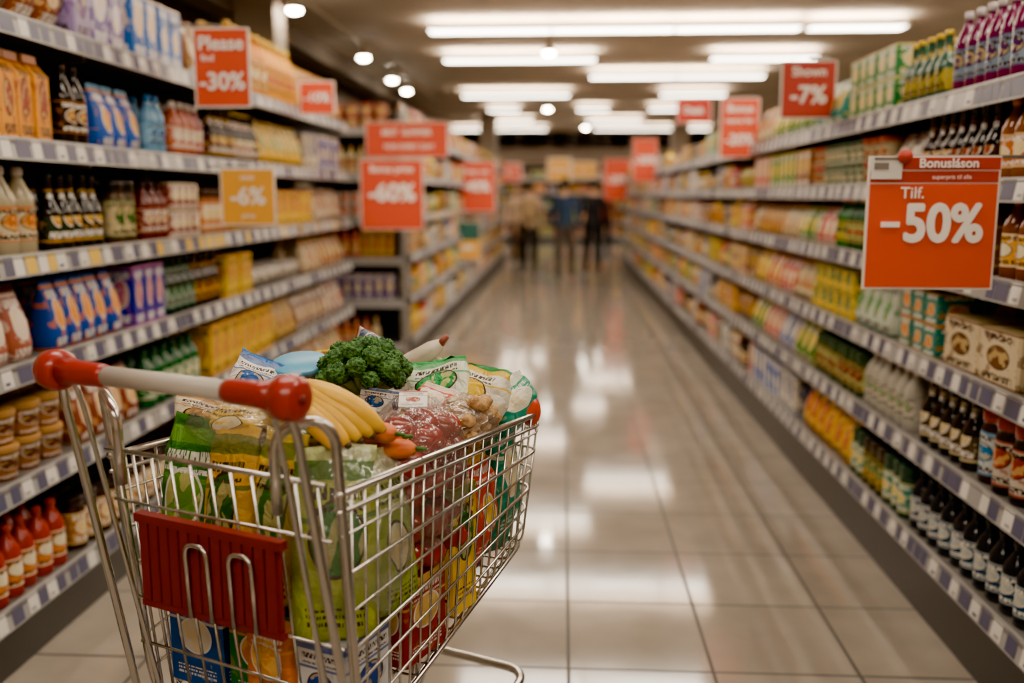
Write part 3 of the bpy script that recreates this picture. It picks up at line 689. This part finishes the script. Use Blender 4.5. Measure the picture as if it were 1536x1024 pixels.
def tomato(f,c,r_,R=None):
    f.ball(c,r_,0,24,16,(1,1,.86),lambda p:1+.03*math.cos(5*math.atan2(p.y,p.x))*max(0,p.z)-.12*max(0,p.z-.85)*6*.3)
f=MB()
tp=[]
for z in (.80,.865,.93,.995):
    for q,s in ((-.050,.385),(-.045,.45),(-.050,.515),(-.12,.405),(-.12,.475)):
        tp.append((q+rng.uniform(-.008,.008),s+rng.uniform(-.01,.01),z+rng.uniform(-.008,.008)))
tp+= [(-.085,.41,1.045),(-.072,.465,1.05),(-.10,.52,1.04),(-.050,.515,1.035),(-.04,.43,1.03)]
for c_ in tp: tomato(f,c_,.039)
f.ball((-.082,.455,.945),.137,2,44,30,(.75,.98,1.22),bagfn(9,.06))
cart_obj(f,'tomato_bag',[M_tom,M_calyx,M_film])
soft_pack('paper_tag',-.065,.43,1.085,.055,.004,.045,(r(-60),0,r(30)),pal('f0ece4','f0ece4','a03020','e8e4dc'),'box',film=False)
M_car=noisy(mat('carrot_skin',C('d86a20'),.45),C('c85414'),C('e07c28'),30,.2)
f=MB()
for i,(q,s,z,a) in enumerate(((-.11,.335,1.045,20),(-.075,.34,1.03,5),(-.09,.325,1.065,-15))):
    d=Vector((math.cos(r(a)),math.sin(r(a)),.1))
    P0=Vector((q,s,z)); pts=[P0+d*(-.07+.14*k/9) for k in range(10)]
    f.tube(pts,[.004,.009,.012,.0145,.016,.0175,.0185,.019,.016,.006],16,0)
    f.tube([pts[-1],pts[-1]+d*.02],[.005,.003],8,1)
cart_obj(f,'carrot_bunch',[M_car,M_calyx])
M_wal=noisy(mat('walnut_shell',C('b0844c'),.6),C('94662e'),C('d0a668'),60,.8)
f=MB()
for i in range(60):
    q=-.060+rng.uniform(-.055,.055); s=.61+rng.uniform(-.055,.06); z=.990+rng.uniform(0.01,.095)*(1-abs(s-.61)*7)
    sd=rng.uniform(0,50)
    f.ball((q,s,z),.0158,0,16,12,(1,1.15,.95),lambda p,sd=sd:1+.22*noise.noise(p*3.4+Vector((sd,0,0)))+.1*noise.noise(p*8+Vector((0,sd,0))))
f.ball((-.060,.61,1.020),.078,1,28,18,(1,1.05,.82),bagfn(5,.06))
cart_obj(f,'walnut_bag',[M_wal,M_film])
M_ban=mat('banana_peel',C('e8b020'),.42); noisy(M_ban,C('d89a0c'),C('ecb820'),10); M_tip=mat('banana_tip',C('4a3818'),.7); M_stem=mat('banana_stem',C('a8a030'),.5)
f=MB()
for i in range(5):
    a0=i*9-14
    base=Vector((-.30+.004*i,.26+.008*i,1.082)); pts=[];rad=[]
    for k in range(21):
        t=k/20
        x=.225*t; y=-.012*i*math.sin(math.pi*t); z=.058*math.sin(math.pi*min(1,t*.95+.05))-.02*t
        pts.append(base+Matrix.Rotation(r(a0),3,'Z')@Vector((x,y-.02*i*t,z+.004*i)))
        rad.append(.006 if k<2 else (.0075 if k==20 else .023*min(1,(t-.03)*5.0)**.6*min(1,(1.02-t)*5)**.55))
    f.tube(pts,rad,12,0)
    f.tube([pts[0]-Vector((.022,0,.004)),pts[0],pts[2]],[.006,.007,.008],8,2)
    f.tube([pts[-1],pts[-1]+(pts[-1]-pts[-2]).normalized()*.008],[.0078,.005],8,1)
f.ball(base+Vector((-.03,-.015,-.01)),.016,2,12,8)
cart_obj(f,'banana_bunch',[M_ban,M_tip,M_stem])
M_bro=mat('broccoli_floret',C('2f5a20'),.75); noisy(M_bro,C('1e4614'),C('528438'),110,.9,lo=.4,hi=.6); M_stalk=mat('broccoli_stalk',C('8aa860'),.6)
def broc(name,cx,cy,cz,R_):
    f=MB(); cc=Vector((cx,cy,cz)); pts=[]
    ng=23
    for i in range(ng):
        zz=1-(i+.5)/ng*1.3; th=i*2.39996; rr=math.sqrt(max(0,1-zz*zz)); pts.append(Vector((rr*math.cos(th),rr*math.sin(th),zz)))
    for i,p in enumerate(pts):
        c=cc+Vector((p.x*R_,p.y*R_,p.z*R_*.72)); sd=i*3.1; fr=R_*rng.uniform(.27,.38)
        def fn(v,sd=sd):
            w_=noise.voronoi(v*4.2+Vector((sd,0,0)))[0][0]
            return 1.08-.36*w_+.12*noise.noise(v*2+Vector((0,sd,0)))
        f.ball(c,fr,0,48,34,(1,1,.92),fn)
        f.tube([cc-Vector((0,0,R_*.6)),c],[.016,.012],8,1)
    f.tube([cc-Vector((0,0,R_*1.15)),cc-Vector((0,0,R_*.2))],[.026,.024],14,1)
    cart_obj(f,name,[M_bro,M_stalk])
broc('broccoli',-.275,.56,1.122,.080)
soft_pack('snack_packet',-.09,.72,.995,.18,.06,.13,(r(-25),r(6),r(-14)),pal('e8e4d0','f0ecdc','e8c030','2a8a48'),'flow')
soft_pack('snack_packet',-.165,.70,1.0,.15,.05,.135,(r(-20),r(-12),r(10)),pal('2a8a4a','e8ecd8','349a54','48a860'),'flow')
soft_pack('crisp_packet',-.125,.61,1.01,.12,.05,.09,(r(-30),r(8),r(-18)),pal('b82418','c83020','f0e0c8','d8d0c0'),'flow')
soft_pack('cheese_packet',-.185,.49,1.045,.11,.03,.06,(r(-15),r(-4),r(-20)),pal('284a80','e8e4dc','305890','284878'),'box')
soft_pack('yogurt_tub',-.42,.53,1.085,.13,.12,.055,(r(14),r(4),0),pal('2a70b0','3a88c0','e8e4d0','78b0d0'),'tub',film=False)
soft_pack('crisp_packet',-.49,.44,1.02,.11,.05,.14,(r(-25),r(20),r(20)),pal('e0dcd4','ece8e0','3060a8','4878b8'),'flow')
soft_pack('crisp_packet',-.40,.42,1.04,.13,.05,.10,(r(-45),r(-10),r(-20)),pal('2a4478','3a5890','e0dcd4','a0a8b8'),'flow')
soft_pack('crisp_packet',-.38,.71,1.04,.15,.06,.13,(r(-20),r(-60),r(10)),pal('e0dcd4','505a70','e8e0d0','a83020'),'flow')
soft_pack('crisp_packet',-.47,.63,1.02,.13,.06,.12,(r(-15),r(-15),r(20)),pal('d8a020','e0ac28','a82818','e8c858'),'flow')
soft_pack('crisp_packet',-.33,.46,.99,.12,.05,.11,(r(-30),r(10),r(-10)),pal('c83828','c84030','e8e0d0','e0dcd0'),'flow')
soft_pack('bread_bag',-.46,.30,1.045,.15,.09,.06,(r(8),r(4),r(12)),pal('e0d4bc','e4d8c0','c89048','e0d8c8'),'pouch')
soft_pack('corn_packet',-.35,.29,1.045,.15,.13,.06,(r(6),r(-3),r(-5)),pal('dcae20','e4bc30','f0e8c8','d8dcc8'),'flow')
soft_pack('corn_packet',-.23,.32,1.025,.14,.10,.055,(r(-8),r(6),r(14)),pal('c8a020','d8b430','3a7a30','e8d890'),'flow')
soft_pack('snack_packet',-.020,.775,.97,.13,.06,.12,(r(-10),r(-22),r(75)),pal('d8dcd4','38987c','e8e4d0','d8d8d0'),'flow')
soft_pack('snack_packet',-.20,.79,.99,.15,.06,.12,(r(-15),r(15),r(5)),pal('c83020','2a9060','f0e8d0','e8e0d0'),'flow')
f=MB(); f.ball((-.34,.28,1.065),.11,0,40,24,(1.35,.85,.50),bagfn(2,.10)); cart_obj(f,'clear_produce_bag',[M_film])
M_cuc=noisy(mat('cucumber_skin',C('2c5a1e'),.35),C('1c4414'),C('54842e'),30,.2)
f=MB()
f.tube([(-.14+.012*k,.81-.004*k,1.035+.003*k) for k in range(10)],[.006,.016,.02,.021,.021,.021,.021,.02,.016,.005],16,0)
f.ball((-.03,.785,1.04),.030,0,20,14,(1,1,1.2)); f.ball((-.065,.75,1.05),.028,0,20,14)
cart_obj(f,'cucumber',[M_cuc])
f=MB(); f.ball((.003,.815,1.012),.03,0,28,18,(.8,1,1.2),lambda p:1+.08*math.cos(4*math.atan2(p.y,p.x))*(1-p.z*p.z)); f.tube([(.003,.815,1.042),(.008,.815,1.062)],[.005,.004],8,1)
cart_obj(f,'red_pepper',[mat('red_pepper_skin',C('c83c14'),.25,coat=.3),M_calyx])
f=MB(); f.tube([(-.36,.74,1.06),(-.32,.76,1.09),(-.28,.78,1.115),(-.24,.79,1.14),(-.22,.795,1.155)],[.018,.022,.023,.021,.012],16,0)
f.tube([(-.223,.794,1.152),(-.205,.80,1.173)],[.010,.006],8,1)
cart_obj(f,'daikon_radish',[noisy(mat('daikon_skin',C('d8ccb4'),.5),C('b8a888'),C('dcd2c0'),14),mat('root_top',C('8a4030'),.6)])

# ------------------------------------------------------------------ shoppers
M_skin=mat('skin',C('b98a6c'),.55)
def segd(c,a,b_):
    ab=b_-a; t=max(0,min(1,(c-a).dot(ab)/max(1e-9,ab.length_squared))); return (c-(a+ab*t)).length
def shopper(x,y,head,top,trou,hair,scale=1.0,phase=1,bag=None):
    sk=[]; ed=[]
    def J(p,rr,par=None,grp=0):
        sk.append((Vector(p),rr,grp)); i=len(sk)-1
        if par is not None: ed.append((par,i))
        return i
    pel=J((0,0,.95),(.145,.11)); sp=J((0,.0,1.10),(.14,.11),pel,0); ch=J((0,.01,1.28),(.165,.125),sp,0); nb=J((0,.01,1.42),(.09,.075),ch,0)
    nk=J((0,0,1.50),(.05,.052),nb,1); J((0,-.01,1.57),(.05,.055),nk,1)
    for sgn in (1,-1):
        sw=sgn*phase
        sh=J((sgn*.175,.01,1.385),(.070,.070),nb,0)
        el=J((sgn*.245,.02+.05*sw,1.12),(.052,.052),sh,0)
        wr=J((sgn*.25,-.07+.06*sw,.90),(.036,.036),el,0)
        pa=J((sgn*.25,-.09+.06*sw,.83),(.022,.035),wr,1)
        for k in range(4):
            yy=-.125+.022*k+.06*sw
            a=J((sgn*.25,yy,.79),(.0095,.0095),pa,1); b_=J((sgn*.243,yy,.762),(.0085,.0085),a,1); J((sgn*.23,yy,.74-.004*abs(k-1.5)),(.007,.007),b_,1)
        a=J((sgn*.24,-.135+.06*sw,.835),(.010,.010),pa,1); J((sgn*.23,-.15+.06*sw,.805),(.008,.008),a,1)
        hp_=J((sgn*.09,0,.88),(.105,.11),pel,2)
        kn=J((sgn*.10,-.06*sw-.02,.50),(.072,.075),hp_,2)
        an=J((sgn*.105,.10*(-sw) if sw>0 else .14,.10 if sw>0 else .13),(.048,.05),kn,2)
        ap=sk[an][0]
        hl=J((ap.x,ap.y+.03,.045),(.036,.036),an,3); J((ap.x+sgn*.01,ap.y-.15,.035),(.042,.03),an,3)
    me=bpy.data.meshes.new('tmp'); me.from_pydata([tuple(p) for p,_,_ in sk],ed,[])
    o=bpy.data.objects.new('tmp',me); SC.collection.objects.link(o)
    mo=o.modifiers.new('s','SKIN'); mo.use_smooth_shade=True
    for i,(p,rr,g) in enumerate(sk):
        v=me.skin_vertices[0].data[i]; v.radius=rr; v.use_root=(i==0)
    o.modifiers.new('b','SUBSURF').levels=1; o.modifiers['b'].render_levels=1
    dg=bpy.context.evaluated_depsgraph_get(); dg.update()
    ev=o.evaluated_get(dg).to_mesh()
    f=MB(); vs=[v.co.copy() for v in ev.vertices]; f.v=[tuple(v) for v in vs]
    for p in ev.polygons:
        c=p.center; best=min(ed,key=lambda e:segd(c,sk[e[0]][0],sk[e[1]][0])); g=sk[best[1]][2]
        if g==0 and c.z<.90 and abs(c.x)<.17: g=2
        if g==2 and c.z>.93: g=0
        f.f.append(tuple(p.vertices)); f.m.append(g)
    o.evaluated_get(dg).to_mesh_clear(); bpy.data.objects.remove(o)
    hc=Vector((0,-.015,1.635))
    def hf(p):
        k=1-.10*max(0,-p.z)*(1 if p.y<0 else .4)
        if p.y<-.6 and abs(p.x)<.18 and -.35<p.z<.1: k+=.10*(1-abs(p.x)/.18)
        if p.y<-.5 and .05<p.z<.25 and .15<abs(p.x)<.5: k-=.04
        return k
    f.ball(hc,.115,1,32,24,(.66,.82,1.0),hf)
    for sg in (1,-1):
        f.ball(hc+Vector((sg*.076,.005,-.005)),.022,1,10,8,(.35,.7,1)); f.ball(hc+Vector((sg*.03,-.083,.012)),.011,5,10,8)
    f.ball(hc+Vector((0,-.088,-.048)),.016,6,10,6,(1.3,.4,.35))
    f.ball(hc+Vector((0,.012,.014)),.122,4,32,22,(.70,.84,1.0),lambda p:(1+.03*noise.noise(p*6)) if (p.y>-.35 or p.z>.62) and p.z>-.55 else .80)
    mats=[noisy(mat('jacket',C(top),.8),C(top),C(top),3),M_skin,mat('trousers',C(trou),.8),mat('shoe_leather',C('1a1614'),.5),mat('hair',C(hair),.6),mat('eye',C('201810'),.3),mat('lips',C('8a4a3c'),.5)]
    if bag:
        mats.append(mat('backpack_fabric',C(bag),.8))
        f.ball((0,.17,1.22),.19,7,24,16,(.72,.42,1.05),lambda p:1/max(abs(p.x),abs(p.y),abs(p.z))**.45)
        for sg in (1,-1): f.tube([(sg*.09,.12,1.36),(sg*.10,.02,1.46),(sg*.10,-.11,1.34),(sg*.12,-.09,1.12),(sg*.13,.08,1.05)],.012,8,7)
    Mx=Matrix.Translation((x,y,0))@Matrix.Rotation(head,4,'Z')@Matrix.Scale(scale,4)
    f.obj('shopper',mats,None,True,Mx)
shopper(-.62,17.4,math.pi,'b89c7c','1c1612','2a1a10',1.0,1,'a08660')
shopper(.04,16.9,math.pi-.2,'1a3450','4e443a','1a100a',1.02,-1)
shopper(.56,17.6,math.pi+.1,'121218','121014','140c08',1.02,1)
shopper(-1.02,20.6,.4,'c8ac90','3a2c20','3a2818',.98,-1)
shopper(.95,21.6,math.pi,'7a2c20','1a1a22','201008',.98,-1)

# ------------------------------------------------------------------ world, camera
w_=bpy.data.worlds.new('world'); SC.world=w_; w_.use_nodes=True
w_.node_tree.nodes['Background'].inputs[0].default_value=(1,.85,.7,1); w_.node_tree.nodes['Background'].inputs[1].default_value=.3
cam=bpy.data.cameras.new('camera'); co=bpy.data.objects.new('camera',cam); SC.collection.objects.link(co)
cam.sensor_width=36; cam.lens=36*1400/1536
co.location=(0,0,1.5); co.rotation_euler=(math.pi/2-math.radians(8.93),0,math.radians(3.1))
cam.dof.use_dof=True; cam.dof.focus_distance=1.95; cam.dof.aperture_fstop=1.4; cam.clip_start=.05
SC.camera=co
SC.view_settings.view_transform='AgX'
try: SC.view_settings.look='AgX - Punchy'
except Exception as ex: print(ex)
SC.view_settings.exposure=0.85
